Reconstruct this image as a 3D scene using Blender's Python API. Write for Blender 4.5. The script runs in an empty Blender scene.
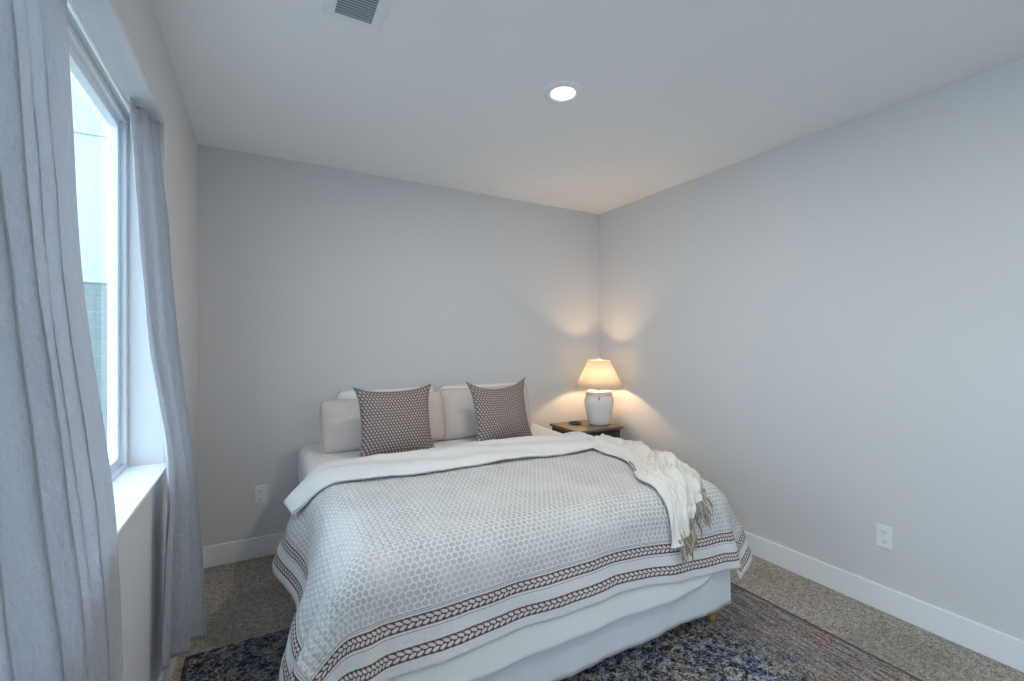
import bpy, bmesh, math, random
from mathutils import Vector, noise
PI = math.pi
random.seed(7)
S = bpy.context.scene
COL = S.collection

# ------------------------------------------------------------------ camera
THETA = math.atan(251/450)
cam_d = bpy.data.cameras.new('camera'); cam = bpy.data.objects.new('camera', cam_d); COL.objects.link(cam)
cam.location = (0, 0, 1.474); cam.rotation_euler = (PI/2, 0, -THETA)
cam_d.sensor_width = 36; cam_d.lens = 450/1024*36; cam_d.clip_start = .02
S.camera = cam
# ------------------------------------------------------------------ exposure
S.view_settings.view_transform = 'Standard'; S.view_settings.look = 'None'
S.view_settings.gamma = 1; S.view_settings.use_curve_mapping = False
S.view_settings.exposure = 0.17
S.cycles.use_denoising = True
S.cycles.max_bounces = 12; S.cycles.diffuse_bounces = 8; S.cycles.transparent_max_bounces = 16
S.cycles.sample_clamp_indirect = 6
# ------------------------------------------------------------------ sky
SKY_STRENGTH = 9.0
W = bpy.data.worlds.new('overcast_sky'); S.world = W; W.use_nodes = True
wn = W.node_tree.nodes; wl = W.node_tree.links
bg = wn['Background']
tc = wn.new('ShaderNodeTexCoord'); sx = wn.new('ShaderNodeSeparateXYZ'); rp = wn.new('ShaderNodeValToRGB')
wl.new(tc.outputs['Generated'], sx.inputs[0]); wl.new(sx.outputs['Z'], rp.inputs[0])
rp.color_ramp.elements[0].position = 0.0; rp.color_ramp.elements[0].color = (.60, .76, .89, 1)
rp.color_ramp.elements[1].position = 0.7; rp.color_ramp.elements[1].color = (.56, .73, .91, 1)
wl.new(rp.outputs[0], bg.inputs[0]); bg.inputs[1].default_value = SKY_STRENGTH
# the window opening as a sky portal
pd = bpy.data.lights.new('window_portal', 'AREA'); pd.shape = 'RECTANGLE'; pd.size = 1.9; pd.size_y = 1.5
pd.cycles.is_portal = True
po = bpy.data.objects.new('window_portal', pd); COL.objects.link(po)
po.location = (-.62, 1.46, 1.66); po.rotation_euler = (0, -PI/2, 0)
pd2 = pd.copy(); pd2.size = 1.68; pd2.size_y = 1.5
po2 = bpy.data.objects.new('window_portal', pd2); COL.objects.link(po2)  # portal for the added window out of view
po2.location = (-.62, -.78, 1.66); po2.rotation_euler = (0, -PI/2, 0)
CAN_POWER = 10; LAMP_POWER = 33

# ------------------------------------------------------------------ constants (metres)
XL, XR, YB, YF, H = -.355, 2.966, 3.52, -1.7, 2.74

# ================================================================== node helpers
def new_mat(name, color=(.8,.8,.8), rough=.6, spec=.3, metal=0):
    m = bpy.data.materials.new(name); m.use_nodes = True
    b = m.node_tree.nodes['Principled BSDF']
    b.inputs['Base Color'].default_value = (*color, 1); b.inputs['Roughness'].default_value = rough
    b.inputs['Specular IOR Level'].default_value = spec; b.inputs['Metallic'].default_value = metal
    return m
class NT:
    def __init__(s, m): s.m = m; s.t = m.node_tree; s.n = s.t.nodes; s.l = s.t.links; s.b = s.n.get('Principled BSDF')
    def put(s, inp, v):
        if hasattr(v, 'links'): s.l.new(v, inp)
        elif isinstance(v, tuple) and len(v) == 3 and inp.type == 'RGBA': inp.default_value = (*v, 1)
        else: inp.default_value = v
    def math(s, op, a, b=None, c=None, clamp=False):
        n = s.n.new('ShaderNodeMath'); n.operation = op; n.use_clamp = clamp
        s.put(n.inputs[0], a)
        if b is not None: s.put(n.inputs[1], b)
        if c is not None: s.put(n.inputs[2], c)
        return n.outputs[0]
    def mix(s, f, a, b, mode='MIX'):
        n = s.n.new('ShaderNodeMix'); n.data_type = 'RGBA'; n.blend_type = mode
        s.put(n.inputs[0], f); s.put(n.inputs[6], a); s.put(n.inputs[7], b); return n.outputs[2]
    def coord(s, which='Object'): return s.n.new('ShaderNodeTexCoord').outputs[which]
    def sep(s, v):
        n = s.n.new('ShaderNodeSeparateXYZ'); s.l.new(v, n.inputs[0]); return n.outputs
    def mapping(s, v, scale=(1,1,1), loc=(0,0,0), rot=(0,0,0)):
        n = s.n.new('ShaderNodeMapping'); s.l.new(v, n.inputs[0]); n.inputs['Scale'].default_value = scale
        n.inputs['Location'].default_value = loc; n.inputs['Rotation'].default_value = rot; return n.outputs[0]
    def noise(s, v, scale, detail=3, rough=.55, dist=0, out=0):
        n = s.n.new('ShaderNodeTexNoise'); s.l.new(v, n.inputs['Vector']); n.inputs['Scale'].default_value = scale
        n.inputs['Detail'].default_value = detail; n.inputs['Roughness'].default_value = rough
        n.inputs['Distortion'].default_value = dist; return n.outputs[out]
    def voro(s, v, scale, feature='F1', out='Distance'):
        n = s.n.new('ShaderNodeTexVoronoi'); n.feature = feature; s.l.new(v, n.inputs['Vector']); n.inputs['Scale'].default_value = scale
        return n.outputs[out]
    def ramp(s, f, stops, interp='LINEAR'):
        n = s.n.new('ShaderNodeValToRGB'); s.l.new(f, n.inputs[0]); r = n.color_ramp; r.interpolation = interp
        while len(r.elements) < len(stops): r.elements.new(.5)
        for e, (p, c) in zip(r.elements, stops):
            e.position = p; e.color = (*c, 1) if isinstance(c, tuple) else (c, c, c, 1)
        return n.outputs[0]
    def bump(s, h, strength=.3, dist=.01, prev=None):
        n = s.n.new('ShaderNodeBump'); n.inputs['Strength'].default_value = strength; n.inputs['Distance'].default_value = dist
        s.l.new(h, n.inputs['Height'])
        if prev is not None: s.l.new(prev, n.inputs['Normal'])
        return n.outputs[0]
    def normal(s, o): s.l.new(o, s.b.inputs['Normal'])
    def color(s, o): s.l.new(o, s.b.inputs['Base Color'])
    def step(s, a, lo, soft):       # 0 below lo, 1 above lo+soft
        n = s.n.new('ShaderNodeMapRange'); n.interpolation_type = 'SMOOTHSTEP'
        s.put(n.inputs[0], a); n.inputs[1].default_value = lo; n.inputs[2].default_value = lo+soft
        return n.outputs[0]
    def hexcell(s, u, v, pu, pv):   # offset rows: local coordinates -.5...5 in each cell
        vr = s.math('DIVIDE', v, pv); row = s.math('FLOOR', vr)
        sh = s.math('MULTIPLY', s.math('MODULO', row, 2.0), .5)
        ur = s.math('ADD', s.math('DIVIDE', u, pu), sh)
        return s.math('SUBTRACT', s.math('FRACT', ur), .5), s.math('SUBTRACT', s.math('FRACT', vr), .5)
    def ell(s, fu, fv, a, b):
        x = s.math('DIVIDE', fu, a); y = s.math('DIVIDE', fv, b)
        return s.math('SQRT', s.math('ADD', s.math('MULTIPLY', x, x), s.math('MULTIPLY', y, y)))

# ================================================================== materials
def wall_mat(name, color):
    m = new_mat(name, color, .75, .15); t = NT(m); v = t.coord()
    t.normal(t.bump(t.noise(v, 140, 2), .12, .004)); return m
M_WALL = wall_mat('matte_grey_wall_paint', (.662, .655, .658))
M_CEIL = wall_mat('white_ceiling_paint', (.90, .90, .90))
M_TRIM = new_mat('satin_white_trim', (.83, .835, .84), .4, .4)
M_VINYL = new_mat('white_vinyl', (.78, .80, .82), .35, .4)
M_PLASTIC = new_mat('white_plastic', (.80, .80, .79), .35, .4)
M_SLOT = new_mat('dark_slot', (.03, .03, .03), .6)
def carpet():
    m = new_mat('beige_carpet', (.3,.27,.24), .95, .05); t = NT(m); v = t.coord()
    f = t.noise(v, 105, 4, .75); g = t.noise(v, 2.6, 3); k = t.noise(v, 34, 3, .7)
    s1 = t.math('ADD', t.math('MULTIPLY', f, .7), t.math('MULTIPLY', k, .3))
    c = t.ramp(s1, [(.36, (.10,.087,.075)), (.46, (.30,.264,.228)), (.54, (.52,.475,.425)), (.65, (.80,.75,.69))])
    c = t.mix(t.math('MULTIPLY', t.step(g, .38, .3), .35), c, (.20,.178,.158))
    t.color(c); t.normal(t.bump(s1, .9, .012)); return m
M_CARPET = carpet()
def rug_mat():
    m = new_mat('distressed_rug_pile', (.1,.1,.12), .95, .05); t = NT(m); v = t.coord()
    xyz = t.sep(v)
    nc = t.n.new('ShaderNodeTexNoise'); nc.inputs['Scale'].default_value = 16; nc.inputs['Detail'].default_value = 5; t.l.new(v, nc.inputs['Vector'])
    vd = t.n.new('ShaderNodeVectorMath'); vd.operation = 'MULTIPLY_ADD'
    t.l.new(nc.outputs['Color'], vd.inputs[0]); vd.inputs[1].default_value = (.10,.10,.10); t.l.new(v, vd.inputs[2])
    w = vd.outputs[0]
    vein = t.voro(w, 17, 'DISTANCE_TO_EDGE'); vein2 = t.voro(w, 36, 'DISTANCE_TO_EDGE')
    f = t.noise(v, 85, 5, .8); k = t.noise(v, 30, 6, .78)
    line = t.math('SUBTRACT', 1.0, t.step(vein, .02, .10)); line2 = t.math('SUBTRACT', 1.0, t.step(vein2, .02, .14))
    s1 = t.math('ADD', t.math('MULTIPLY', k, .62), t.math('MULTIPLY', f, .50))
    s1 = t.math('ADD', s1, t.math('MULTIPLY', line, .06)); s1 = t.math('SUBTRACT', s1, t.math('MULTIPLY', line2, .07))
    field = t.ramp(s1, [(.43, (.014,.014,.017)), (.50, (.055,.055,.062)), (.545, (.16,.158,.165)), (.60, (.36,.35,.345)), (.70, (.66,.64,.61))])
    hue = t.noise(v, 6.5, 5, .7)
    tint = t.ramp(hue, [(.34, (.42,.62,1.0)), (.47, (.85,.93,1.0)), (.56, (1.0,.92,.85)), (.68, (1.0,.72,.62))])
    field = t.mix(.8, field, t.mix(1, field, tint, 'MULTIPLY'))
    # striped border along the long right-hand side (object x is measured from the rug's centre)
    st = t.noise(t.mapping(v, (58, 4.2, 1)), 1.5, 6, .8)
    st2 = t.math('ADD', t.math('MULTIPLY', st, .62), t.math('MULTIPLY', f, .42))
    stripe = t.ramp(st2, [(.41, (.035,.031,.031)), (.48, (.13,.112,.105)), (.53, (.28,.248,.235)), (.62, (.56,.52,.50))])
    stripe = t.mix(.6, stripe, t.mix(1, stripe, t.ramp(hue, [(.36, (.75,.85,1.0)), (.5, (1,.95,.92)), (.66, (1.0,.78,.66))]), 'MULTIPLY'))
    fac = t.step(t.math('ADD', xyz[0], t.math('MULTIPLY', t.math('SUBTRACT', k, .5), .6)), .82, .30)
    c = t.mix(t.math('MULTIPLY', fac, .95), field, stripe)
    edge = t.math('GREATER_THAN', t.math('ABSOLUTE', xyz[0]), 1.378)
    c = t.mix(t.math('MULTIPLY', edge, .7), c, (.06,.05,.047))
    # the far end is the darkest, navy and black
    dark = t.step(xyz[1], .95, .5)
    c = t.mix(t.math('MULTIPLY', dark, .55), c, t.mix(1, c, (.30,.33,.40), 'MULTIPLY'))
    t.color(c); t.normal(t.bump(t.math('ADD', f, st), .5, .006)); return m
M_RUG = rug_mat()

def fabric(name, color, bump_scale=60, strength=.25, transl=0, rough=.85, weave=900):
    m = new_mat(name, color, rough, .1); t = NT(m); v = t.coord()
    f = t.noise(v, bump_scale, 4, .6); g = t.noise(v, weave, 1)
    nb = t.bump(f, strength, .012); nb = t.bump(g, .15, .002, nb); t.normal(nb)
    t.color(t.mix(t.math('MULTIPLY', f, .25), color, tuple(c*.86 for c in color)))
    if transl:
        tr = t.n.new('ShaderNodeBsdfTranslucent'); tr.inputs[0].default_value = (*[min(1, c*1.15) for c in color], 1)
        t.l.new(nb, tr.inputs['Normal'])
        mx = t.n.new('ShaderNodeMixShader'); mx.inputs[0].default_value = transl
        out = t.n['Material Output']; t.l.new(t.b.outputs[0], mx.inputs[1]); t.l.new(tr.outputs[0], mx.inputs[2]); t.l.new(mx.outputs[0], out.inputs[0])
    return m
def linen(name, color, transl):
    m = new_mat(name, color, .9, .08); t = NT(m); v = t.coord()
    cr = t.noise(t.mapping(v, (1.8, 1.8, 1)), 16, 5, .65, .3); fine = t.noise(t.mapping(v, (1,1,1.5)), 45, 3)
    nb = t.bump(cr, .45, .022); nb = t.bump(fine, .3, .005, nb)
    sl = t.noise(t.mapping(v, (260, 260, 12)), 1, 2); sl2 = t.noise(t.mapping(v, (14, 14, 380)), 1, 2)
    col = t.mix(t.math('MULTIPLY', t.math('ADD', sl, sl2), .22), color, tuple(c*.80 for c in color))
    t.color(col); t.normal(nb)
    tr = t.n.new('ShaderNodeBsdfTranslucent'); t.l.new(col, tr.inputs[0]); t.l.new(nb, tr.inputs['Normal'])
    mx = t.n.new('ShaderNodeMixShader'); mx.inputs[0].default_value = transl
    out = t.n['Material Output']; t.l.new(t.b.outputs[0], mx.inputs[1]); t.l.new(tr.outputs[0], mx.inputs[2]); t.l.new(mx.outputs[0], out.inputs[0])
    return m
M_CURTAIN = linen('grey_blue_linen', (.64, .655, .70), .40)
M_SHEET = fabric('white_bed_linen', (.82, .81, .80), 9, .25)
M_SKIRT = fabric('white_skirt_cotton', (.78, .79, .82), 14, .2)
M_DUVET = fabric('white_duvet_cotton', (.84, .83, .815), 11, .30)
M_CREAM = fabric('blush_cream_pillow_linen', (.66, .575, .53), 12, .45)
M_THROW = fabric('cream_gauze', (.80, .76, .70), 40, .5)
M_FRINGE = fabric('cream_brown_fringe', (.62, .54, .45), 60, .3)
M_FRINGE2 = fabric('tan_fringe', (.36, .28, .21), 60, .3)

QW_L, QW_R, QF = .55, .54, .45      # quilt: how far it runs past the rounded edge line on each side
def quilt_mat():
    m = new_mat('block_print_quilt', (.8,.78,.75), .88, .1); t = NT(m)
    uvn = t.n.new('ShaderNodeUVMap'); uvn.uv_map = 'UVMap'; x = t.sep(uvn.outputs[0]); u, v = x[0], x[1]
    Wd = QUILT_W
    wob = t.noise(uvn.outputs[0], 30, 2)
    fu, fv = t.hexcell(u, v, .0255, .0205)
    # leaf sprig: ring of grey with a pale heart
    d = t.ell(fu, fv, .43, .49)
    da = t.math('ADD', d, t.math('MULTIPLY', t.math('SUBTRACT', t.noise(uvn.outputs[0], 120, 3), .5), 1.15))
    inside = t.math('SUBTRACT', 1.0, t.step(da, .70, .36))
    heart = t.math('SUBTRACT', 1.0, t.step(da, .24, .2))
    white = (.83, .815, .795)
    motif = t.mix(heart, (.45,.435,.42), (.57,.555,.535))
    vary = t.step(t.noise(uvn.outputs[0], 5, 2), .25, .5)
    body = t.mix(t.math('MULTIPLY', inside, t.math('ADD', .42, t.math('MULTIPLY', vary, .44))), white, motif)
    eL = u; eR = t.math('SUBTRACT', Wd, u); eS = t.math('MINIMUM', eL, eR); e = t.math('MINIMUM', eS, v)
    side = t.math('LESS_THAN', eS, v)
    al = t.math('ADD', t.math('MULTIPLY', side, v), t.math('MULTIPLY', t.math('SUBTRACT', 1.0, side), u))
    def between(a, b): return t.math('MULTIPLY', t.math('GREATER_THAN', e, a), t.math('LESS_THAN', e, b))
    maroon = (.16, .075, .072)
    def band(base, a):
        wd = .040
        ee = t.math('SUBTRACT', e, a)
        gu, gv = t.hexcell(al, t.math('SUBTRACT', ee, .0045), .026, .0155)
        par = t.math('SUBTRACT', t.math('MULTIPLY', t.math('MODULO', t.math('FLOOR', t.math('DIVIDE', t.math('SUBTRACT', ee, .0045), .0155)), 2.0), 2.0), 1.0)
        sl = t.math('ADD', gu, t.math('MULTIPLY', t.math('MULTIPLY', gv, par), .55))
        leaf = t.math('SUBTRACT', 1.0, t.step(t.ell(sl, gv, .44, .49), .80, .2))
        inner = t.math('MULTIPLY', t.math('GREATER_THAN', ee, .0045), t.math('LESS_THAN', ee, wd-.0045))
        c = t.mix(t.math('MULTIPLY', leaf, inner), maroon, (.74,.70,.67))
        return t.mix(between(a, a+wd), base, c)
    plain = (.80, .785, .765)
    c = t.mix(t.math('GREATER_THAN', e, .180), plain, body)
    c = band(c, .035); c = band(c, .126)
    for a in (.116, .1725, .1785): c = t.mix(t.math('MULTIPLY', between(a, a+.0022), .75), c, maroon)
    rib = t.math('ABSOLUTE', t.math('SINE', t.math('MULTIPLY', u, PI/.0255)))
    c = t.mix(t.math('MULTIPLY', t.math('SUBTRACT', 1.0, t.step(rib, .0, .45)), .30), c, white)
    t.color(c)
    # hand-quilted channels run along the bed
    ch = t.math('ABSOLUTE', t.math('SINE', t.math('MULTIPLY', t.math('ADD', u, t.math('MULTIPLY', wob, .002)), PI/.0255)))
    ch = t.math('MULTIPLY', ch, t.math('GREATER_THAN', e, .18))
    nb = t.bump(ch, .55, .006)
    nb = t.bump(t.noise(uvn.outputs[0], 75, 4, .7), .8, .009, nb)
    nb = t.bump(t.noise(uvn.outputs[0], 6, 3), .35, .03, nb)
    t.normal(nb); return m
def print_pillow_mat():
    m = new_mat('mauve_print_cotton', (.3,.25,.25), .85, .1); t = NT(m)
    uvn = t.n.new('ShaderNodeUVMap'); uvn.uv_map = 'UVMap'; x = t.sep(uvn.outputs[0])
    fu, fv = t.hexcell(x[0], x[1], .0205, .0185)
    sl = t.math('ADD', fu, t.math('MULTIPLY', fv, .25))
    d = t.ell(sl, fv, .33, .46)
    leaf = t.math('SUBTRACT', 1.0, t.step(d, .72, .25)); core = t.math('SUBTRACT', 1.0, t.step(d, .20, .2))
    c = t.mix(leaf, (.160,.118,.110), (.50,.435,.405)); c = t.mix(core, c, (.33,.275,.255))
    t.color(c); t.normal(t.bump(t.noise(t.coord(), 18, 4), .35, .012)); return m
M_PRINT = print_pillow_mat()
M_PIPING = fabric('taupe_piping', (.33, .27, .24), 60, .2)
M_WOOD_DARK = new_mat('dark_stained_wood', (.030, .026, .026), .35, .5)
def top_wood():
    m = new_mat('brown_glossy_wood_top', (.2,.12,.07), .28, .5); t = NT(m); v = t.coord()
    g = t.noise(t.mapping(v, (3, 40, 40)), 1.5, 4, .6, .4)
    t.color(t.ramp(g, [(.3, (.10,.062,.032)), (.7, (.22,.145,.080))])); return m
M_WOOD_TOP = top_wood()
def leg_wood():
    m = new_mat('orange_oak', (.45,.2,.06), .35, .5); t = NT(m); v = t.coord()
    t.color(t.ramp(t.noise(t.mapping(v, (30, 30, 4)), 2, 3), [(.3, (.36,.145,.04)), (.7, (.55,.26,.085))])); return m
M_LEG = leg_wood()
def ceramic():
    m = new_mat('matte_white_ceramic', (.80,.79,.775), .5, .35); t = NT(m); v = t.coord()
    t.normal(t.bump(t.noise(v, 60, 3), .12, .004)); return m
M_CERAMIC = ceramic()
M_BEAD = fabric('natural_cord', (.50, .44, .36), 80, .3)
M_BRASS = new_mat('brushed_brass', (.75, .60, .35), .3, .5, 1)
def shade_mat():
    m = new_mat('linen_lamp_shade', (.86,.80,.70), .9, .05); t = NT(m)
    tr = t.n.new('ShaderNodeBsdfTranslucent'); tr.inputs[0].default_value = (.95, .90, .80, 1)
    mx = t.n.new('ShaderNodeMixShader'); mx.inputs[0].default_value = .6
    t.normal(t.bump(t.noise(t.coord(), 220, 1), .1, .002))
    t.l.new(t.b.outputs[0], mx.inputs[1]); t.l.new(tr.outputs[0], mx.inputs[2]); t.l.new(mx.outputs[0], t.n['Material Output'].inputs[0]); return m
M_SHADE = shade_mat()
def emit(name, color, s):
    m = bpy.data.materials.new(name); m.use_nodes = True; n = m.node_tree.nodes; n.remove(n['Principled BSDF'])
    e = n.new('ShaderNodeEmission'); e.inputs[0].default_value = (*color, 1); e.inputs[1].default_value = s
    m.node_tree.links.new(e.outputs[0], n['Material Output'].inputs[0]); return m
M_BULB = emit('warm_bulb_glow', (1, .78, .50), 14)
M_LENS = emit('downlight_lens_glow', (1, .90, .76), 9)
def glass_mat():
    m = bpy.data.materials.new('clear_window_glass'); m.use_nodes = True; n = m.node_tree.nodes; l = m.node_tree.links
    n.remove(n['Principled BSDF'])
    tr = n.new('ShaderNodeBsdfTransparent'); tr.inputs[0].default_value = (.93, .985, .99, 1)
    gl = n.new('ShaderNodeBsdfGlossy'); gl.inputs['Roughness'].default_value = 0.0
    fr = n.new('ShaderNodeFresnel'); fr.inputs[0].default_value = 1.45
    mx = n.new('ShaderNodeMixShader'); l.new(fr.outputs[0], mx.inputs[0]); l.new(tr.outputs[0], mx.inputs[1]); l.new(gl.outputs[0], mx.inputs[2])
    l.new(mx.outputs[0], n['Material Output'].inputs[0]); return m
M_GLASS = glass_mat()
M_METAL_WHITE = new_mat('white_painted_metal', (.85,.86,.87), .4, .4)
M_VENT_DARK = new_mat('grey_vent_metal', (.42,.48,.52), .5, .3)
M_DUCT = new_mat('dark_duct', (.02,.025,.03), .8)
M_SIDING = new_mat('pale_grey_siding', (.37,.40,.385), .8, .1)
M_STUCCO = wall_mat('pale_stucco', (.62,.63,.63))
def board():
    m = new_mat('weathered_grey_boards', (.36,.40,.40), .8, .1); t = NT(m); v = t.coord()
    t.color(t.ramp(t.noise(t.mapping(v, (1, 8, 30)), 1.5, 3), [(.3, (.10,.125,.12)), (.7, (.15,.18,.17))])); return m
M_BOARD = board()
M_GROUND = new_mat('pale_gravel', (.36,.36,.35), .9); 
_t = NT(M_GROUND); _t.color(_t.ramp(_t.noise(_t.coord(), 40, 3), [(.3,(.22,.22,.21)),(.7,(.45,.44,.42))]))

# ================================================================== mesh helpers
def link(name, bm, mat, parent=None, smooth=True, loc=None):
    me = bpy.data.meshes.new(name); bm.normal_update(); bm.to_mesh(me); bm.free()
    for p in me.polygons: p.use_smooth = smooth
    o = bpy.data.objects.new(name, me); COL.objects.link(o)
    if mat: me.materials.append(mat)
    if parent: o.parent = parent
    if loc: o.location = loc
    return o
def tag(o, label=None, cat=None, group=None, kind=None):
    if label: o['label'] = label
    if cat: o['category'] = cat
    if group: o['group'] = group
    if kind: o['kind'] = kind
    return o
def empty(name, loc, label, cat, group=None):
    o = bpy.data.objects.new(name, None); COL.objects.link(o); o.location = loc; o.empty_display_size = .1
    return tag(o, label, cat, group)
def box(bm, x0, x1, y0, y1, z0, z1, bev=0, seg=2):
    vs = [bm.verts.new((x, y, z)) for x in (x0, x1) for y in (y0, y1) for z in (z0, z1)]
    idx = [(0,1,3,2),(4,6,7,5),(0,4,5,1),(2,3,7,6),(0,2,6,4),(1,5,7,3)]
    fs = [bm.faces.new([vs[i] for i in f]) for f in idx]
    if bev:
        es = list({e for f in fs for e in f.edges})
        bmesh.ops.bevel(bm, geom=es, offset=bev, segments=seg, affect='EDGES', profile=.5)
def lathe(bm, prof, n=40, cx=0, cy=0, close=False):
    rings = []
    for r, z in prof:
        if r < 1e-6: rings.append([bm.verts.new((cx, cy, z))])
        else: rings.append([bm.verts.new((cx+r*math.cos(2*PI*i/n), cy+r*math.sin(2*PI*i/n), z)) for i in range(n)])
    for a, b in zip(rings, rings[1:]):
        for i in range(n):
            j = (i+1) % n
            if len(a) == 1 and len(b) == 1: continue
            if len(a) == 1: bm.faces.new((a[0], b[j], b[i]))
            elif len(b) == 1: bm.faces.new((a[i], a[j], b[0]))
            else: bm.faces.new((a[i], a[j], b[j], b[i]))
    bmesh.ops.recalc_face_normals(bm, faces=bm.faces)
def tube(bm, pts, r, n=8, caps=True):
    pts = [Vector(p) for p in pts]; rs = r if isinstance(r, (list, tuple)) else [r]*len(pts)
    rings = []
    up = Vector((0,0,1)) if abs((pts[1]-pts[0]).normalized().z) < .9 else Vector((1,0,0))
    for i, p in enumerate(pts):
        d = (pts[min(i+1, len(pts)-1)] - pts[max(i-1, 0)]).normalized()
        a = d.cross(up).normalized(); b = d.cross(a).normalized(); up = a.cross(d) if a.length else up
        rings.append([bm.verts.new(p + (a*math.cos(2*PI*k/n) + b*math.sin(2*PI*k/n))*rs[i]) for k in range(n)])
    for a, b in zip(rings, rings[1:]):
        for k in range(n): bm.faces.new((a[k], a[(k+1)%n], b[(k+1)%n], b[k]))
    if caps: bm.faces.new(rings[0]); bm.faces.new(rings[-1])
    bmesh.ops.recalc_face_normals(bm, faces=bm.faces)
def grid(bm, nu, nv, fn, uv=None):
    vs = [[bm.verts.new(fn(i/nu, j/nv)) for j in range(nv+1)] for i in range(nu+1)]
    lay = bm.loops.layers.uv.new('UVMap') if uv else None
    for i in range(nu):
        for j in range(nv):
            f = bm.faces.new((vs[i][j], vs[i+1][j], vs[i+1][j+1], vs[i][j+1]))
            if uv:
                for lp, (a, b) in zip(f.loops, ((i,j),(i+1,j),(i+1,j+1),(i,j+1))): lp[lay].uv = uv(a/nu, b/nv)
    return vs
def solidify(o, th, offset=-1, subd=0):
    m = o.modifiers.new('thickness', 'SOLIDIFY'); m.thickness = th; m.offset = offset
    if subd: s = o.modifiers.new('smooth', 'SUBSURF'); s.levels = s.render_levels = subd
def lerp(a, b, t): return a + (b-a)*t
def smooth(t): t = max(0, min(1, t)); return t*t*(3-2*t)
def nz(*p): return noise.noise(Vector(p))

# ================================================================== the room
WY0, WY1, WZ0, WZ1 = .50, 2.42, .936, 2.40      # window opening
XO = -.545                                         # outer face of the window wall
XW = -.485                                        # inner face of the window frame
bm = bmesh.new(); box(bm, XO, XR+.15, YF-.15, YB+.15, -.12, 0); tag(link('floor', bm, M_CARPET, smooth=False), kind='structure')
bm = bmesh.new(); box(bm, XO, XR+.15, YF-.15, YB+.15, H, H+.12); tag(link('ceiling', bm, M_CEIL, smooth=False), kind='structure')
bm = bmesh.new(); box(bm, XO-.10, XO, YF-.4, YB+.5, 2.62, 2.80, .004); tag(link('added_eave', bm, M_SIDING, smooth=False), kind='structure')   # eave added outside to shade the window from the sky
bm = bmesh.new(); box(bm, XO, XR+.15, YB, YB+.15, 0, H); tag(link('wall_back', bm, M_WALL, smooth=False), kind='structure')
bm = bmesh.new(); box(bm, XR, XR+.15, YF, YB, 0, H); tag(link('wall_right', bm, M_WALL, smooth=False), kind='structure')
bm = bmesh.new(); box(bm, XO, XR+.15, YF-.15, YF, 0, H); tag(link('wall_front', bm, M_WALL, smooth=False), kind='structure')
bm = bmesh.new()
# window wall with the opening cut through, as one closed shell with rounded drywall corners
VY0, VY1 = -1.62, 0.06                            # added second window, out of view beside the camera, for fill daylight
ys = [YF, VY0, VY1, WY0, WY1, YB]; zs = [0, WZ0, WZ1, H]
vi = {}
for side, x in ((0, XO), (1, XL)):
    for i, y in enumerate(ys):
        for k, z in enumerate(zs): vi[side, i, k] = bm.verts.new((x, y, z))
for side in (0, 1):
    for i in range(5):
        for k in range(3):
            if (i, k) in ((1, 1), (3, 1)): continue
            q = [vi[side,i,k], vi[side,i+1,k], vi[side,i+1,k+1], vi[side,i,k+1]]
            bm.faces.new(q)
holes = [[(1,1),(2,1),(2,2),(1,2)], [(3,1),(4,1),(4,2),(3,2)]]
for hole in holes:
  for a, b in zip(hole, hole[1:]+hole[:1]):
    bm.faces.new((vi[0,a[0],a[1]], vi[0,b[0],b[1]], vi[1,b[0],b[1]], vi[1,a[0],a[1]]))
for i in range(5):
    for k in (0, 3): bm.faces.new((vi[0,i,k], vi[0,i+1,k], vi[1,i+1,k], vi[1,i,k]))
for k in range(3):
    for i in (0, 5): bm.faces.new((vi[0,i,k], vi[0,i,k+1], vi[1,i,k+1], vi[1,i,k]))
bmesh.ops.recalc_face_normals(bm, faces=bm.faces)
es = [e for e in bm.edges if all(abs(v.co.x-XL) < 1e-5 for v in e.verts) and all(v in [vi[1,*h] for hole in holes for h in hole] for v in e.verts)]
bmesh.ops.bevel(bm, geom=es, offset=.012, segments=4, affect='EDGES', profile=.5)
tag(link('wall_left', bm, M_WALL, smooth=False), kind='structure')
def baseboard(name, x0, x1, y0, y1):
    bm = bmesh.new(); box(bm, x0, x1, y0, y1, 0, .138, .004); tag(link(name, bm, M_TRIM, smooth=False), kind='structure')
baseboard('baseboard_back', XL, XR, YB-.015, YB)
baseboard('baseboard_right', XR-.015, XR, YF, YB-.015)
baseboard('baseboard_left', XL, XL+.015, YF, YB-.015)

# ------------------------------------------------------------------ window
win = bpy.data.objects.new('window_1', None); COL.objects.link(win); win['kind'] = 'structure'
def frame_bm(x0, x1, y0, y1, z0, z1, w, bev=.004):
    bm = bmesh.new()
    box(bm, x0, x1, y0, y1, z0, z0+w, bev); box(bm, x0, x1, y0, y1, z1-w, z1, bev)
    box(bm, x0, x1, y0, y0+w, z0+w*.98, z1-w*.98, bev); box(bm, x0, x1, y1-w, y1, z0+w*.98, z1-w*.98, bev); return bm
link('window_frame', frame_bm(XW-.058, XW, WY0, WY1, WZ0, WZ1, .028), M_VINYL, win, False)
MID = (WY0+WY1)/2
sash_f = link('sash', frame_bm(XW-.052, XW-.018, MID-.02, WY1-.026, WZ0+.026, WZ1-.026, .034), M_VINYL, win, False)
sash_n = link('sash', frame_bm(XW-.052, XW-.030, WY0+.026, MID+.02, WZ0+.026, WZ1-.026, .034), M_VINYL, win, False)
for s, a, b, xx in ((sash_f, MID+.013, WY1-.059, XW-.046), (sash_n, WY0+.059, MID-.013, XW-.049)):
    bm = bmesh.new(); grid(bm, 1, 1, lambda u, v: (xx, lerp(a, b, u), lerp(WZ0+.058, WZ1-.058, v)))
    link('pane', bm, M_GLASS, s, False)
M_DIM_SCREEN = bpy.data.materials.new('grey_dimming_mesh'); M_DIM_SCREEN.use_nodes = True  # grey see-through sheet, added to cut the daylight
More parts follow.
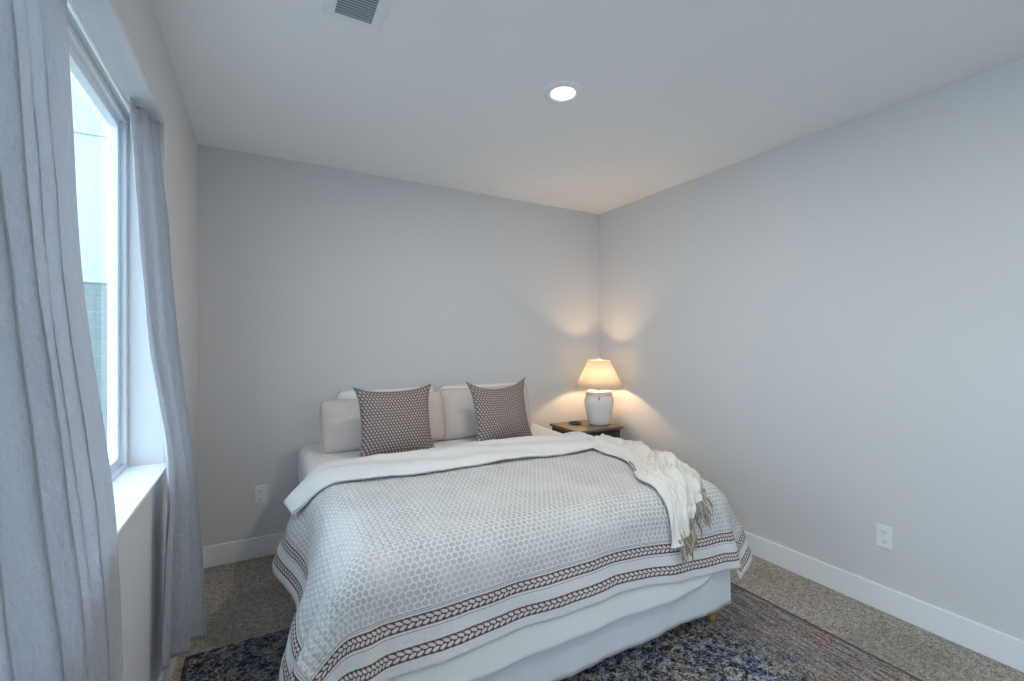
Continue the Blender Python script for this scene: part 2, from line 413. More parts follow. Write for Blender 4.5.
_n = M_DIM_SCREEN.node_tree.nodes; _l = M_DIM_SCREEN.node_tree.links; _n['Principled BSDF'].inputs['Base Color'].default_value = (.10, .11, .115, 1)
_n['Principled BSDF'].inputs['Roughness'].default_value = .9
_tr = _n.new('ShaderNodeBsdfTransparent'); _mx = _n.new('ShaderNodeMixShader'); _mx.inputs[0].default_value = .40
_l.new(_tr.outputs[0], _mx.inputs[1]); _l.new(_n['Principled BSDF'].outputs[0], _mx.inputs[2]); _l.new(_mx.outputs[0], _n['Material Output'].inputs[0])
bm = bmesh.new(); grid(bm, 1, 1, lambda u, v: (XW-.0555, lerp(WY0+.029, WY1-.029, u), lerp(WZ0+.029, WZ1-.029, v))); link('dimming_screen', bm, M_DIM_SCREEN, win, False)  # added over the glass to dim the view and the sill
bm = bmesh.new(); box(bm, XW-.002, XL+.012, WY0+.001, WY1-.001, WZ0-.001, WZ0+.012, .004)
link('window_sill', bm, M_TRIM, win, False)

fill_win = bpy.data.objects.new('added_fill_window', None); COL.objects.link(fill_win); fill_win['kind'] = 'structure'  # added window, never in view, lets in fill daylight
wf2 = link('window_frame', frame_bm(XW-.055, XW, VY0, VY1, WZ0, WZ1, .045), M_VINYL, fill_win, False)
bm = bmesh.new(); grid(bm, 1, 1, lambda u, v: (XW-.03, lerp(VY0+.044, VY1-.044, u), lerp(WZ0+.044, WZ1-.044, v))); link('pane', bm, M_GLASS, wf2, False)
bm = bmesh.new(); box(bm, XW-.002, XL+.012, VY0+.001, VY1-.001, WZ0-.001, WZ0+.012, .004); link('window_sill', bm, M_TRIM, fill_win, False)

# ------------------------------------------------------------------ outside
nh = empty('neighbouring_house', (-4.0, 10.0, -.15), 'pale sided wall of the neighbouring house seen through the window glass', 'house')
bm = bmesh.new(); box(bm, -7, 3.4, 0, .3, 0, 9.0); link('siding_wall', bm, M_SIDING, nh, False)
bm = bmesh.new()
for k in range(30): box(bm, -7, 3.4, -.022, -.004, .1+k*.3, .1+k*.3+.298)
link('siding_boards', bm, M_SIDING, nh, False)
bm = bmesh.new(); box(bm, -7, 3.4, -.06, -.024, 5.05, 5.22, .01); link('belly_band', bm, M_SIDING, nh, False)
bm = bmesh.new(); box(bm, -14, XO-.01, -6, 14, -.25, -.15); tag(link('ground', bm, M_GROUND, smooth=False), kind='structure')
fence = empty('board_fence', (-3.4, 8.0, -.15), 'weathered grey board fence outside beyond the window glass', 'fence')
bm = bmesh.new()
for k in range(12): box(bm, -5.5, 2.7, -.012+.004*(k%2), .012+.004*(k%2), .04+k*.197, .04+k*.197+.19, .004)
link('board_panel', bm, M_BOARD, fence, False)
bm = bmesh.new(); box(bm, -5.55, 2.75, -.06, .06, 2.40, 2.44, .006); link('cap_rail', bm, M_SIDING, fence, False)
for k in range(5):
    bm = bmesh.new(); box(bm, -5.5+k*2.03, -5.41+k*2.03, .016, .10, 0, 2.40, .005); link('post', bm, M_BOARD, fence, False)

# ------------------------------------------------------------------ curtains and rod
RX, RZ = -.435, 2.352
rod = empty('curtain_rod', (RX, WY0, RZ), 'slim white tension rod across the top of the window recess', 'curtain rod')
bm = bmesh.new(); tube(bm, [(0, .012, 0), (0, WY1-WY0-.012, 0)], .0075, 14); link('rod', bm, M_METAL_WHITE, rod)
for yy in (.0, WY1-WY0):
    bm = bmesh.new(); s = 1 if yy == 0 else -1
    tube(bm, [(0, yy+s*.001, 0), (0, yy+s*.014, 0)], .014, 14); link('end_cap', bm, M_METAL_WHITE, rod)
def interp1(levels, z):
    if z >= levels[0][0]: return levels[0][1:]
    for a, b in zip(levels, levels[1:]):
        if a[0] >= z >= b[0]:
            t = (a[0]-z)/(a[0]-b[0]); return [lerp(p, q, t) for p, q in zip(a[1:], b[1:])]
    return levels[-1][1:]
def interp(levels, z):          # running mean, so the cloth falls in one smooth line
    ks = [interp1(levels, z+d*.05) for d in range(-3, 4)]
    return [sum(k[i] for k in ks)/len(ks) for i in range(len(ks[0]))]
def curtain(name, levels, pleats, seed, label, ncol=220, nrow=110, flat=(.93,.4), hem_wave=.0):
    z1, z0 = levels[0][0], levels[-1][0]
    rnd = random.Random(seed)
    ph = [rnd.uniform(0, 2*PI) for _ in range(6)]
    def pt(u, v):
        z = lerp(z1, z0, v)
        ax, ay, bx, by, amp, sharp = interp(levels, z)
        # pleats wander slightly from top to bottom
        t = u
        w = u*pleats*2*PI + .55*math.sin(u*5+ph[0]) + .45*math.sin(u*9.3+ph[1]) + .10*math.sin(v*2.2+ph[2]+u*4)
        d = math.sin(w); d = math.copysign(abs(d)**sharp, d)
        a2 = amp*(1-(1-flat[1])*smooth((u-flat[0])/.07))*(.78+.32*math.sin(u*11+ph[3]))*(.93+.14*math.sin(v*4+ph[4]))
        dx, dy = bx-ax, by-ay; L = math.hypot(dx, dy) or 1; nx, ny = dy/L, -dx/L
        x = ax+dx*t + nx*a2*d + nx*.004*nz(u*9, v*5, seed); y = ay+dy*t + ny*a2*d
        x += .004*nz(u*30, v*13, seed+3)*(1-smooth((u-flat[0])/.07)); 
        # slide along the width so folds overhang a bit
        am2 = amp*(1-smooth((u-flat[0])/.07))
        y += (dy/L)*am2*.35*math.sin(2*w)*.6; x += (dx/L)*am2*.35*math.sin(2*w)*.6
        if v > .97 and hem_wave: z += hem_wave*math.sin(w+1)*(v-.97)/.03
        return (x, y, z)
    bm = bmesh.new(); grid(bm, ncol, nrow, pt)
    root = empty(name, (levels[0][1], levels[0][2], z1), label, 'curtain', 'linen window curtains')
    o = link('curtain_panel', bm, M_CURTAIN, root); o.matrix_parent_inverse = root.matrix_world.inverted()
    o.location = (-root.location.x, -root.location.y, -root.location.z); o.matrix_parent_inverse.identity()
    solidify(o, .0022, 0)
    return root, o
#        z     ax    ay    bx    by    amp  sharp
RC = [(2.395,-.438, 2.185,-.392, 2.405,.024,.9), (2.352,-.440, 2.185,-.395, 2.405,.020,.9), (2.10,-.428, 2.185,-.365, 2.39,.026,.9),
      (1.43,-.376, 2.150,-.315, 2.34,.028,.9), (.99,-.302, 2.115,-.265, 2.31,.024,.9), (.90,-.300, 2.11,-.255, 2.31,.024,.9),
      (.62,-.320, 2.10,-.235, 2.30,.030,.9), (.25,-.328, 2.075,-.215, 2.26,.034,.9)]
curtain('curtain', RC, 2.6, 3, 'grey-blue linen curtain gathered narrow at the far end of the window', 130, 110, flat=(.97,.6), hem_wave=.006)
NC = [(2.395,-.420, .62,-.437, 1.55,.030,.7), (2.352,-.422, .62,-.438, 1.555,.022,.7), (2.10,-.400, .60,-.432, 1.575,.046,.7), (1.75,-.375, .58,-.425, 1.585,.052,.7),
      (1.47,-.345, .56,-.402, 1.59,.054,.7), (.99,-.290, .55,-.322, 1.50,.046,.7), (.61,-.275, .55,-.305, 1.45,.050,.75), (.24,-.268, .55,-.297, 1.43,.052,.75)]
curtain('curtain', NC, 8.2, 11, 'wide grey-blue linen curtain hanging in deep folds at the near end of the window', 340, 120, flat=(.80,.10))

# ------------------------------------------------------------------ ceiling fittings
def downlight(x, y, label):
    r = empty('recessed_light', (x, y, H), label, 'ceiling light', 'recessed ceiling lights')
    bm = bmesh.new(); lathe(bm, [(.105, 0), (.105, -.004), (.098, -.009), (.066, -.010), (.060, -.004), (.059, -.001)], 48); link('trim_ring', bm, M_METAL_WHITE, r)
    bm = bmesh.new(); lathe(bm, [(.059, -.003), (.045, -.006), (0, -.007)], 40); link('lens', bm, M_LENS, r)
    ld = bpy.data.lights.new('downlight', 'AREA'); ld.shape = 'DISK'; ld.size = .12; ld.energy = CAN_POWER; ld.color = (1, .90, .78)
    lo = bpy.data.objects.new('downlight', ld); COL.objects.link(lo); lo.parent = r; lo.location = (0, 0, -.013)
downlight(1.346, 1.879, 'lit round recessed downlight in the white ceiling above the bed')
downlight(1.346, -.35, 'added fill downlight, round and recessed, unseen in the ceiling behind the camera')  # added out of view to fill the room with light

vent = empty('ceiling_vent', (.315, 1.70, H), 'white square ceiling air vent with grey louvres', 'vent')
bm = bmesh.new()
vx0, vx1, vy0, vy1 = -.068, .068, -.21, .138
box(bm, -.108, vx0, -.25, .168, -.008, 0, .003); box(bm, vx1, .108, -.25, .168, -.008, 0, .003)
box(bm, vx0, vx1, vy1, .168, -.008, 0, .003); box(bm, vx0, vx1, -.25, vy0, -.008, 0, .003)
link('vent_frame', bm, M_METAL_WHITE, vent, False)
bm = bmesh.new(); box(bm, vx0, vx1, vy0, vy1, -.0015, 0); link('duct', bm, M_DUCT, vent, False)
bm = bmesh.new(); n = 24
for k in range(n):
    y = lerp(vy0+.006, vy1-.010, k/(n-1))
    vs = [bm.verts.new(p) for p in ((vx0, y-.0038, -.0030), (vx1, y-.0038, -.0030), (vx1, y+.0020, -.0066), (vx0, y+.0020, -.0066))]
    bm.faces.new(vs)
o = link('louvre', bm, M_VENT_DARK, vent, False); solidify(o, .001, 0)

# ------------------------------------------------------------------ outlets
def outlet(loc, rotz, label):
    r = empty('power_outlet', loc, label, 'outlet', 'white wall outlets'); r.rotation_euler = (0, 0, rotz)
    bm = bmesh.new(); box(bm, -.037, .037, -.006, 0, -.061, .061, .003); link('cover_plate', bm, M_PLASTIC, r, False)
    for zc in (.026, -.026):
        bm = bmesh.new(); box(bm, -.0165, .0165, -.0085, -.0055, zc-.0145, zc+.0145, .0025); s = link('socket', bm, M_PLASTIC, r, False)
        bm = bmesh.new()
        for xx, hh in ((-.0065, .0045), (.0065, .0036)): box(bm, xx-.0011, xx+.0011, -.0089, -.0083, zc+.002-hh, zc+.002+hh)
        box(bm, -.002, .002, -.0089, -.0083, zc-.0105, zc-.0065); link('slots', bm, M_SLOT, s, False)
    bm = bmesh.new(); tube(bm, [(0, -.0055, 0), (0, -.0072, 0)], .003, 10); link('screw', bm, M_PLASTIC, r)
outlet((-.002, YB, .423), 0, 'white power outlet low on the back wall left of the bed')
outlet((XR, 1.152, .406), -PI/2, 'white power outlet low on the right-hand wall above the baseboard')

# ------------------------------------------------------------------ rug
RX0, RX1, RY0, RY1 = -.305, 2.49, -1.2, 2.555
bm = bmesh.new(); bw, bd = (RX1-RX0)/2, (RY1-RY0)/2
box(bm, -bw, bw, -bd, bd, 0, .010, .003)
rug = link('area_rug', bm, M_RUG, smooth=False, loc=((RX0+RX1)/2, (RY0+RY1)/2, .0005))
tag(rug, 'large distressed dark blue and taupe area rug under the bed', 'rug')

# ================================================================== the bed
BX0, BX1, BY0, BY1, BT = .225, 2.145, 1.52, 3.50, .705      # mattress outline and top
RR = .125
def tilt(y): return .028*max(0, y-1.7)/1.1
def drape(px, py, off, fl=(.30, .38, .20), wave=1.0, r=RR):
    """Flat cloth coordinates to the bed: beyond the edge lines the cloth rolls over and hangs."""
    qx = min(max(px, BX0+r), BX1-r); qy = max(py, BY0+r)
    dx, dy = px-qx, py-qy; L = math.hypot(dx, dy)
    if L > 1e-6: L *= 1-.16*(2*abs(dx*dy)/(L*L))**2
    crown = .012*math.sin(PI*min(1, max(0, (px-BX0)/(BX1-BX0)))) if BX0 < px < BX1 else 0
    if L < 1e-6: return Vector((px, py, BT+off+crown+tilt(py)))
    nx, ny = dx/L, dy/L
    R = r+off; arc = R*PI/2
    f = (fl[0] if nx < 0 else fl[1])*nx*nx + fl[2]*ny*ny
    if nx > 0 and ny < 0: f *= 1-.35*(2*nx*ny)**2
    end = PI/2 - math.asin(min(.9, f))           # the roll stops where the flare takes over
    arc = R*end
    if L < arc: out, dn = R*math.sin(L/R), R*(1-math.cos(L/R))
    else:
        out = R*math.sin(end) + (L-arc)*math.cos(end); dn = R*(1-math.cos(end)) + (L-arc)*math.sin(end)
    h = max(0, L-arc*.6)
    # hanging folds: long slow waves on the sides, gathered ones round the foot corners
    if wave:
        sidew = .042*math.cos((qy-2.60)*2*PI/.86) if nx < 0 else .045*math.cos((qy-1.68)*2*PI/.75)
        foot = .007*math.sin(qx*2*PI/.52+.6) + .003*math.sin(qx*2*PI/.23)
        ang = math.atan2(abs(nx), -ny) if ny < 0 else PI/2
        corner = .030*math.sin(ang*6.0+.4)*math.sin(2*ang) if ny < 0 and abs(nx) > 1e-6 else 0
        wv = sidew*nx*nx + foot*ny*ny + corner
        out += wave*wv*min(1, h/.30)
    return Vector((qx+nx*out, qy+ny*out, BT+off+crown-dn+tilt(qy)))
def drape_n(px, py, off, **k):
    e = .004; a = drape(px, py, off, **k)
    n = (drape(px+e, py, off, **k)-drape(px-e, py, off, **k)).cross(drape(px, py+e, off, **k)-drape(px, py-e, off, **k)).normalized()
    return a, n

bed = empty('king_bed', ((BX0+BX1)/2, (BY0+BY1)/2, .011), 'king-size bed with white skirt and turned orange-wood legs against the back wall', 'bed')
OX, OY, OZ = bed.location
def blink(name, bm, mat, smooth=True, parent=None):
    for v in bm.verts: v.co -= Vector((OX, OY, OZ))
    return link(name, bm, mat, parent or bed, smooth)
bm = bmesh.new(); box(bm, BX0, BX1, BY0, BY1, .43, BT, .07, 6)
bmesh.ops.subdivide_edges(bm, edges=[e for e in bm.edges if abs(e.verts[0].co.y-e.verts[1].co.y) > 1], cuts=12, use_grid_fill=True)
for v in bm.verts:
    if v.co.z > .5: v.co.z += tilt(v.co.y)
blink('mattress', bm, M_SHEET)
bm = bmesh.new(); box(bm, BX0+.015, BX1-.015, BY0+.02, BY1, .19, .428, .02, 3); blink('box_spring', bm, M_SKIRT)
bm = bmesh.new()
for y in (BY0+.03, (BY0+BY1)/2-.02, BY1-.06): box(bm, BX0+.03, BX1-.03, y, y+.04, .15, .188, .004)
for x in (BX0+.02, BX1-.06): box(bm, x, x+.04, BY0+.03, BY1-.02, .15, .188, .004)
blink('bed_frame', bm, M_SLOT, False)
for lx in (BX0+.10, BX1-.085):
    for ly in (BY0+.030, BY1-.12):
        bm = bmesh.new(); lathe(bm, [(0,.012),(.017,.012),(.022,.016),(.026,.035),(.033,.055),(.036,.072),(.030,.092),(.022,.100),(.028,.110),(.030,.150),(0,.150)], 24, lx, ly); blink('leg', bm, M_LEG)
# gathered skirt round three sides
def skirt_fn(u, v):
    pl = [(BX0-.005, BY1), (BX0-.005, BY0-.012), (BX1+.010, BY0-.012), (BX1+.010, BY1)]
    segs = [math.dist(a, b) for a, b in zip(pl, pl[1:])]; d = u*sum(segs)
    for (a, b), L in zip(zip(pl, pl[1:]), segs):
        if d <= L+1e-9: break
        d -= L
    t = min(1, d/L); x, y = lerp(a[0], b[0], t), lerp(a[1], b[1], t)
    nx, ny = (b[1]-a[1])/L, -(b[0]-a[0])/L; nx, ny = -nx, -ny
    nx, ny = (b[1]-a[1])/L, -(b[0]-a[0])/L
    s = u*sum(segs); cx, cy = OX, OY
    if (x-cx)*nx+(y-cy)*ny < 0: nx, ny = -nx, -ny
    w = (.0022*math.sin(s*2*PI/.115+1.2*math.sin(s*7)) + .004*math.sin(s*2*PI/.41+.8) + .003*nz(s*14, v*3, 2))*v**.7
    z = lerp(.44, .100 + .008*nz(s*3, 1, 4), v)
    return Vector((x+nx*(w+.012*v), y+ny*(w+.012*v), z))
bm = bmesh.new(); grid(bm, 420, 14, skirt_fn); o = blink('bed_skirt', bm, M_SKIRT); solidify(o, .002, 0)

# duvet under the quilt: its hem shows below the quilt at the foot, its head end is turned back over the quilt
duvet = empty('duvet', (OX, 2.2, BT), 'white duvet turned back in a broad fold near the pillows, hem below the quilt', 'duvet')
DO = duvet.location
def dlink(name, bm, mat, parent, org, smooth=True):
    for v in bm.verts: v.co -= Vector(org)
    return link(name, bm, mat, parent, smooth)
def duvet_fn(u, v):
    px = lerp(BX0-.20, BX1+.12, u); py = lerp(BY0+RR-.53+.09*smooth((px-(BX1-.35))/.35), 2.62, v)
    if v < .3: py += .012*nz(px*3, 0, 9)
    return drape(px, py, .012)
bm = bmesh.new(); grid(bm, 110, 90, duvet_fn); o = dlink('duvet_body', bm, M_DUVET, duvet, DO); solidify(o, .010, -1)
# turned-back cuff
CL, CR = BX0+RR-.275, BX1-RR+.31
def cuff_fn(u, v):
    px = lerp(CL, CR, u)
    front = 2.35 - .075*smooth((u-.12)/.3) + .045*smooth((.16-u)/.16) + .05*smooth((u-.72)/.25) + .010*math.sin(u*17)
    back = 2.73 + .015*math.sin(u*13+1) - .06*smooth((.13-u)/.13)
    k0 = max(0, 1-u/.07)**2; front += .06*k0; back -= .10*k0
    py = lerp(front, back, v)
    k = dict(fl=(.74, .42, .1), wave=.3)
    p, n = drape_n(px, py, .054, **k)
    edge = min(v, 1-v)*(back-front)
    puff = .026*math.sqrt(max(0, min(1, edge/.08)))
    puff += .012*nz(px*4, py*4.5, 3) + .005*math.sin(py*30+px*7+2.5*nz(px*4, py, 1)) + .004*nz(px*16, py*9, 5)
    hang = max(0, (BX0+.03-px))/.3
    puff += hang*(.022*math.sin(py*22+1) + .03*nz(px*7, py*8, 6))
    return p + n*(puff-.008+.010*smooth((.06-v)/.06))
bm = bmesh.new(); grid(bm, 170, 44, cuff_fn); o = dlink('turned_back_cuff', bm, M_DUVET, duvet, DO); solidify(o, .014, -1)

# quilt
QX0, QX1, QY0, QY1 = BX0+RR-QW_L, BX1-RR+QW_R, BY0+RR-QF, 2.66
QUILT_W = QX1-QX0
M_QUILT = quilt_mat()
def quilt_fn(u, v):
    px = lerp(QX0, QX1, u); py = lerp(QY0, QY1, v) - (1-v)*.055*smooth((u-.55)/.25)
    p, n = drape_n(px, py, .034)
    return p + n*(.008*nz(px*3.2, py*3.2, 8) + .005*nz(px*9, py*9, 2) + .0025*nz(px*24, py*10, 5))
bm = bmesh.new(); grid(bm, 200, 150, quilt_fn, lambda u, v: (u*QUILT_W, v*(QY1-QY0)))
quilt = link('quilt', bm, M_QUILT); solidify(quilt, .008, -1)
tag(quilt, 'white block-printed quilt with two maroon leaf borders spread over the bed', 'quilt')

# throw
throw = empty('throw_blanket', (1.95, 1.95, .76), 'cream gauze throw with tan fringe crumpled over the right foot of the bed', 'throw')
TO = throw.location
def throw_c(l):     # centre line in flat bed coordinates, l along the length
    pts = [(2.10, 2.43), (2.06, 2.13), (1.97, 1.85), (1.84, 1.62), (1.765, 1.46), (1.728, 1.29)]
    f = l*(len(pts)-1); i = min(int(f), len(pts)-2); t = f-i
    p0, p1, p2, p3 = (pts[max(0, i-1)], pts[i], pts[i+1], pts[min(len(pts)-1, i+2)])
    cr = lambda a, b, c, d: .5*((2*b)+(-a+c)*t+(2*a-5*b+4*c-d)*t*t+(-a+3*b-3*c+d)*t**3)
    return cr(p0[0], p1[0], p2[0], p3[0]), cr(p0[1], p1[1], p2[1], p3[1])
def throw_surf(u, l, lift=0):
    cx, cy = throw_c(l); ax, ay = throw_c(min(1, l+.02)); bx, by = throw_c(max(0, l-.02))
    dx, dy = ax-bx, ay-by; L = math.hypot(dx, dy); nx, ny = -dy/L, dx/L
    wd = lerp(.19, .135, smooth(l/.8)) - .065*smooth((l-.72)/.28) + .025*math.sin(l*14) 
    s = (u-.5)*2
    edge = .02*nz(l*9, s, 4)
    px, py = cx + nx*(s*wd+edge)*1.0, cy + ny*(s*wd+edge)
    p, n = drape_n(px, py, .046)
    rk = abs(nz(s*2.6+l*1.4, l*5.5, 7)); rk2 = abs(nz(s*6+3, l*4+s*2, 1))
    rk3 = abs(nz(s*9+l*6, l*15, 12))
    h = .004 + .060*(rk**.9)*(1-abs(s)**4) + .034*rk2*(1-s**4) + .030*rk3*(1-s**4) + .018*(1-abs(s)**2)
    h += .006*math.sin(s*8+l*7)**2
    return p + n*(h+lift), n
def throw_end(u): return 1-.30*u**1.1 + .012*math.sin(u*23)
bm = bmesh.new(); grid(bm, 70, 130, lambda u, v: throw_surf(u, v*throw_end(u))[0]); o = dlink('throw_cloth', bm, M_THROW, throw, TO); solidify(o, .003, 0)
rnd = random.Random(5)
def tassel(u, l, length, mat, nm='tassel'):
    p, n = throw_surf(u, l)
    fn = Vector((n.x, n.y, 0)); 
    pts = []; sway = rnd.uniform(-.02, .02)
    for k in range(7):
        t = k/6
        q = p + n*.003 + Vector((sway*t*t, -.004*t - .004*math.sin(t*PI), -length*t))
        if n.z > .6: q = p + n*(.012) + Vector((rnd.uniform(-.004,.004)+sway*t, -length*t*.7, -length*t*.5))
        pts.append(q)
    bm = bmesh.new(); tube(bm, pts, [.0035, .0055, .0042, .0038, .0036, .0036, .0022], 6)
    o = dlink(nm, bm, mat, throw, TO)
def strand(u, l, length, mat):      # fringe lying down over the side of the throw and the foot of the bed
    cx, cy = throw_c(l); wd = lerp(.19, .135, smooth(l/.8)) - .065*smooth((l-.72)/.28)
    px, py = cx+(u-.5)*2*wd*.92, cy-(u-.5)*2*wd*.38
    a = rnd.uniform(-.12, .30); pts = []
    for q in range(9):
        d = length*q/8 - .004
        p, n = drape_n(px+a*d+.004*math.sin(d*60+u*9), py-d, .058)
        pts.append(p+n*(.020+.006*math.sin(q*1.3+u*20)))
    bm = bmesh.new(); tube(bm, pts, [.0035, .0055, .0045, .004, .004, .0038, .0036, .003, .002], 6)
    dlink('tassel', bm, mat, throw, TO)
for k in range(46):
    u = .02+.98*k/45
    strand(u, throw_end(u)-.012, rnd.uniform(.07, .10)+.07*math.sin(PI*u), M_FRINGE2 if k % 3 != 1 else M_FRINGE)
for k in range(5):
    tassel(.01, .40+.03*k, rnd.uniform(.03, .05), M_FRINGE2)

# ================================================================== pillows
def round_corner(x, z, u, v, rnd): return x*(1-rnd*abs(v)**5*abs(u)), z*(1-rnd*abs(u)**5*abs(v))
def pillow_bm(w, h, t, ear=.05, rnd=0, pinch=.05, n=34, seed=0, sag=.0, uvoff=0):
    bm = bmesh.new(); lay = bm.loops.layers.uv.new('UVMap'); sheets = []
    def pos(i, j, side):
        u, v = -1+2*i/n, -1+2*j/n
        x = u*(w/2)*(1-pinch*(1-v*v)); z = v*(h/2)*(1-pinch*(1-u*u))
        # edges drawn in, corners drawn out into ears
        prof = (max(0, (1-abs(u)**2.6))*max(0, (1-abs(v)**2.6)))**.55
        th = t/2*prof*(1+.12*nz(u*1.7, v*1.7, seed)) + .004*nz(u*5, v*5, seed+2)*prof
        cr = (abs(u)*abs(v))**5
        x += math.copysign(ear*.25*cr, u); z += math.copysign(ear*.25*cr, v)
        x, z = round_corner(x, z, u, v, rnd)
        z -= sag*(1-u*u)*(v+1)/2
        return Vector((x, side*th, z + h/2))
    for side in (-1, 1): sheets.append([[None]*(n+1) for _ in range(n+1)])
    for i in range(n+1):
        for j in range(n+1):
            rim = i in (0, n) or j in (0, n)
            a = bm.verts.new(pos(i, j, -1)); sheets[0][i][j] = a
            sheets[1][i][j] = a if rim else bm.verts.new(pos(i, j, 1))
    for k, sh in enumerate(sheets):
        for i in range(n):
            for j in range(n):
                ids = ((i,j),(i+1,j),(i+1,j+1),(i,j+1)); vs = [sh[a][b] for a, b in ids]
                if len(set(vs)) < 4: continue
                f = bm.faces.new(vs)
                for lp, (a, b) in zip(f.loops, ids): lp[lay].uv = ((a/n)*w+uvoff, (b/n)*h)
    bmesh.ops.recalc_face_normals(bm, faces=bm.faces)
    return bm
def pillow(name, w, h, t, mat, loc, lean, rotz, label, cat, group, roll=0, seam=None, **k):
    r = empty(name, loc, label, cat, group); r.rotation_euler = (lean, roll, rotz)
    link('cover', pillow_bm(w, h, t, **k), mat, r)
    if seam:
        n = 60; pts = []
        pw, ph, pin = w/2, h/2, k.get('pinch', .05); ear = k.get('ear', .05)
        for i in range(4*n):
            e, q = divmod(i, n); q = -1+2*q/n
            u, v = ((q,-1), (1,q), (-q,1), (-1,-q))[e]
            cr = (abs(u)*abs(v))**5
            x, z = round_corner(u*pw*(1-pin*(1-v*v))+math.copysign(ear*.25*cr,u), v*ph*(1-pin*(1-u*u))+math.copysign(ear*.25*cr,v), u, v, k.get('rnd', 0))
            pts.append((x, 0, z-k.get('sag',0)*(1-u*u)*(v+1)/2+ph))
        bm = bmesh.new(); tube(bm, pts+[pts[0]], .0032, 6, False); link('piping', bm, seam, r)
    return r
ZT = BT+.038
pillow('bed_pillow', .74, .375, .20, M_SHEET, (.83, 3.37, ZT), -.07, 0, 'white pillow at the back left against the wall, mostly hidden', 'pillow', 'bed pillows', seed=1, pinch=.02, ear=.0, rnd=.055)
pillow('bed_pillow', .80, .375, .20, M_SHEET, (1.62, 3.37, ZT), -.07, 0, 'white pillow at the back right against the wall, mostly hidden', 'pillow', 'bed pillows', seed=2, pinch=.02, ear=.0, rnd=.055)
pillow('bed_pillow', .86, .36, .20, M_CREAM, (.758, 3.11, ZT), -.24, -.06, 'blush cream pillow standing behind the left patterned cushion', 'pillow', 'bed pillows', seed=3, pinch=.02, ear=.0, rnd=.055, seam=M_CREAM, sag=.012, roll=-.03)
pillow('bed_pillow', .80, .385, .19, M_CREAM, (1.545, 3.12, ZT), -.22, .04, 'blush cream pillow standing behind the right patterned cushion', 'pillow', 'bed pillows', seed=4, pinch=.02, ear=.0, rnd=.055, seam=M_CREAM, sag=.01)
pillow('throw_pillow', .462, .415, .15, M_PRINT, (.765, 2.855, ZT+.008), -.24, .03, 'mauve leaf-print square cushion on the left side of the bed', 'cushion', 'patterned cushions', seed=5, pinch=.05, ear=.10, seam=M_PIPING, sag=.006)
pillow('throw_pillow', .455, .422, .15, M_PRINT, (1.545, 2.865, ZT+.004), -.24, .08, 'mauve leaf-print square cushion on the right side of the bed, nearer the lamp', 'cushion', 'patterned cushions', seed=6, pinch=.06, ear=.12, seam=M_PIPING, sag=.03, roll=-.02)

# ================================================================== nightstand and lamp
NX0, NX1, NY0, NY1, NZ = 2.30, 2.80, 2.995, 3.42, .717
ns = empty('nightstand', ((NX0+NX1)/2, (NY0+NY1)/2, 0), 'dark wooden nightstand with brown glossy top in the corner beside the bed', 'nightstand')
cx, cy = ns.location.x, ns.location.y; hw, hd = (NX1-NX0)/2, (NY1-NY0)/2
bm = bmesh.new(); box(bm, -hw, hw, -hd, hd, NZ-.022, NZ, .004, 3); link('top', bm, M_WOOD_TOP, ns, False)
bm = bmesh.new(); box(bm, -hw+.02, hw-.02, -hd+.02, hd-.01, .14, NZ-.022, .003); link('body', bm, M_WOOD_DARK, ns, False)
for z0, z1 in ((.43, .675), (.165, .415)):
    bm = bmesh.new(); box(bm, -hw+.035, hw-.035, -hd+.006, -hd+.0205, z0, z1, .003); d = link('drawer', bm, M_WOOD_DARK, ns, False)
    bm = bmesh.new(); tube(bm, [(0, -hd+.006, (z0+z1)/2), (0, -hd-.006, (z0+z1)/2), (0, -hd-.016, (z0+z1)/2)], [.007, .009, .013], 14); link('knob', bm, M_BRASS, d)
for sx_ in (-1, 1):
    for sy_ in (-1, 1):
        bm = bmesh.new(); lx, ly = sx_*(hw-.045), sy_*(hd-.045)
        vs = []
        for z, w in ((0, .013), (.14, .021)):
            vs.append([bm.verts.new((lx+a*w, ly+b*w, z)) for a, b in ((-1,-1),(1,-1),(1,1),(-1,1))])
        for k in range(4): bm.faces.new((vs[0][k], vs[0][(k+1)%4], vs[1][(k+1)%4], vs[1][k]))
        bm.faces.new(vs[0][::-1]); bm.faces.new(vs[1]); link('leg', bm, M_WOOD_DARK, ns, False)
# small flat dish
dish = bmesh.new(); lathe(dish, [(0,.002),(.045,.002),(.052,.006),(.056,.011),(.058,.011),(.054,.003),(.046,0),(0,0)], 36)
tag(link('trinket_dish', dish, M_WOOD_DARK, loc=(2.50, 3.30, NZ)), 'small flat dark dish on the nightstand beside the lamp', 'dish')

LX, LY = 2.69, 3.195
lamp = empty('table_lamp', (LX, LY, NZ), 'lit white ceramic table lamp with cone shade on the nightstand', 'lamp')
bm = bmesh.new()
lathe(bm, [(0,0),(.088,0),(.094,.004),(.100,.03),(.112,.085),(.126,.150),(.133,.195),(.132,.225),(.122,.252),(.110,.266),(.108,.272),(.111,.280),(.111,.296),(.106,.300),(.095,.300),(.088,.297),(.030,.299),(.0,.299)], 56)
link('base', bm, M_CERAMIC, lamp)
bm = bmesh.new()
ta = math.atan2(-LY, -LX)
def bead_ring():
    for k in range(44):
        a = 2*PI*k/44; c = Vector((.1155*math.cos(a), .1155*math.sin(a), .270-.012*max(0, math.cos(a-ta))**6))
        bmesh.ops.create_icosphere(bm, subdivisions=1, radius=.0048, matrix=__import__('mathutils').Matrix.Translation(c))
bead_ring(); cord = link('bead_garland', bm, M_BEAD, lamp)
bm = bmesh.new(); ta = math.atan2(-LY, -LX)
c = Vector((.130*math.cos(ta), .130*math.sin(ta), .243))
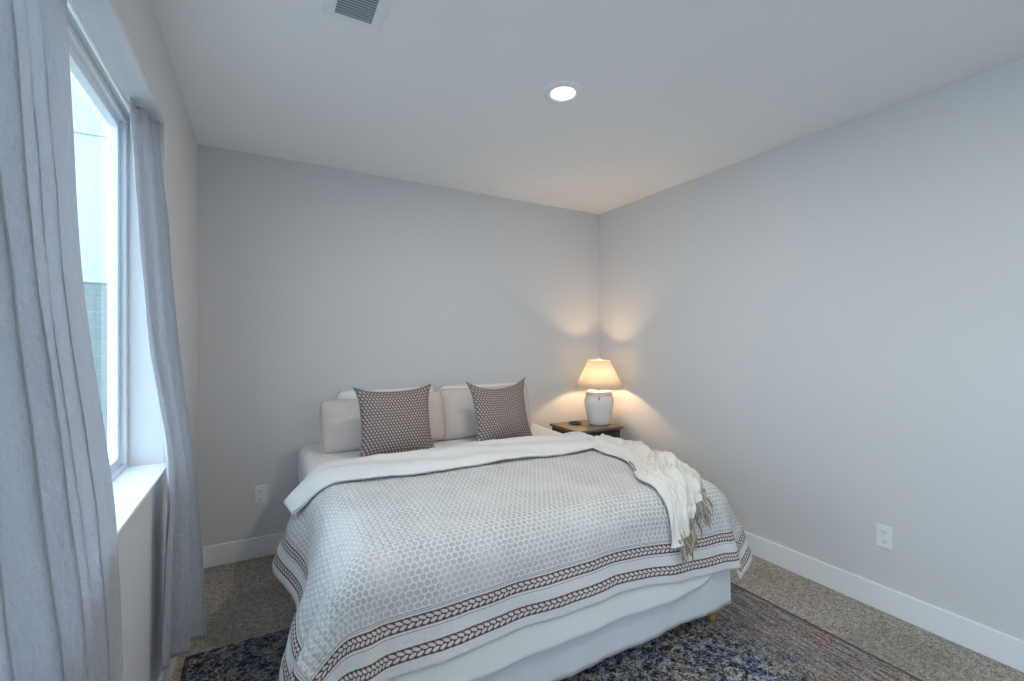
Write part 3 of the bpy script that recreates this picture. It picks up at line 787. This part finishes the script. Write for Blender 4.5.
bmesh.ops.create_icosphere(bm, subdivisions=2, radius=.011, matrix=__import__('mathutils').Matrix.Translation(c))
tube(bm, [c+Vector((-.010*math.cos(ta), -.010*math.sin(ta), .028)), c+Vector((0,0,.008)), c+Vector((.002*math.cos(ta), .002*math.sin(ta), -.02))], [.004,.006,.003], 8)
link('tassel', bm, M_BEAD, cord)
bm = bmesh.new(); lathe(bm, [(.0,.299),(.022,.299),(.022,.306),(.011,.312),(.011,.345),(.016,.350),(.016,.385),(0,.385)], 24); link('socket', bm, M_BRASS, lamp)
SZ0, SZ1 = .332, .575
bm = bmesh.new(); lathe(bm, [(.214,SZ0),(.098,SZ1)], 64); o = link('lamp_shade', bm, M_SHADE, lamp); solidify(o, .0025, 0)
for r_, z_ in ((.2145, SZ0), (.0985, SZ1)):
    bm = bmesh.new(); tube(bm, [(r_*math.cos(2*PI*k/48), r_*math.sin(2*PI*k/48), z_) for k in range(49)], .003, 6, False); link('shade_rim', bm, M_SHADE, o)
bm = bmesh.new()
for k in range(3):
    a = 2*PI*k/3; tube(bm, [(0,0,SZ1-.006),(.098*math.cos(a), .098*math.sin(a), SZ1-.002)], .0016, 6)
tube(bm, [(.014,0,.35),(.05,0,.40),(.06,0,.46),(.03,0,.55),(0,0,SZ1-.006)], .002, 6); tube(bm, [(-.014,0,.35),(-.05,0,.40),(-.06,0,.46),(-.03,0,.55),(0,0,SZ1-.006)], .002, 6)
link('harp', bm, M_BRASS, lamp)
bm = bmesh.new(); lathe(bm, [(0,SZ1-.006),(.006,SZ1-.005),(.006,SZ1+.004),(.010,SZ1+.010),(.012,SZ1+.018),(.008,SZ1+.026),(0,SZ1+.029)], 20); link('finial', bm, M_CERAMIC, lamp)
bm = bmesh.new(); lathe(bm, [(0,.385),(.013,.386),(.016,.40),(.028,.425),(.029,.440),(.022,.460),(0,.470)], 24); link('bulb', bm, M_BULB, lamp)
ld = bpy.data.lights.new('bulb_light', 'POINT'); ld.energy = LAMP_POWER; ld.color = (1, .66, .35); ld.shadow_soft_size = .035
lo = bpy.data.objects.new('bulb_light', ld); COL.objects.link(lo); lo.parent = lamp; lo.location = (0, 0, .445)
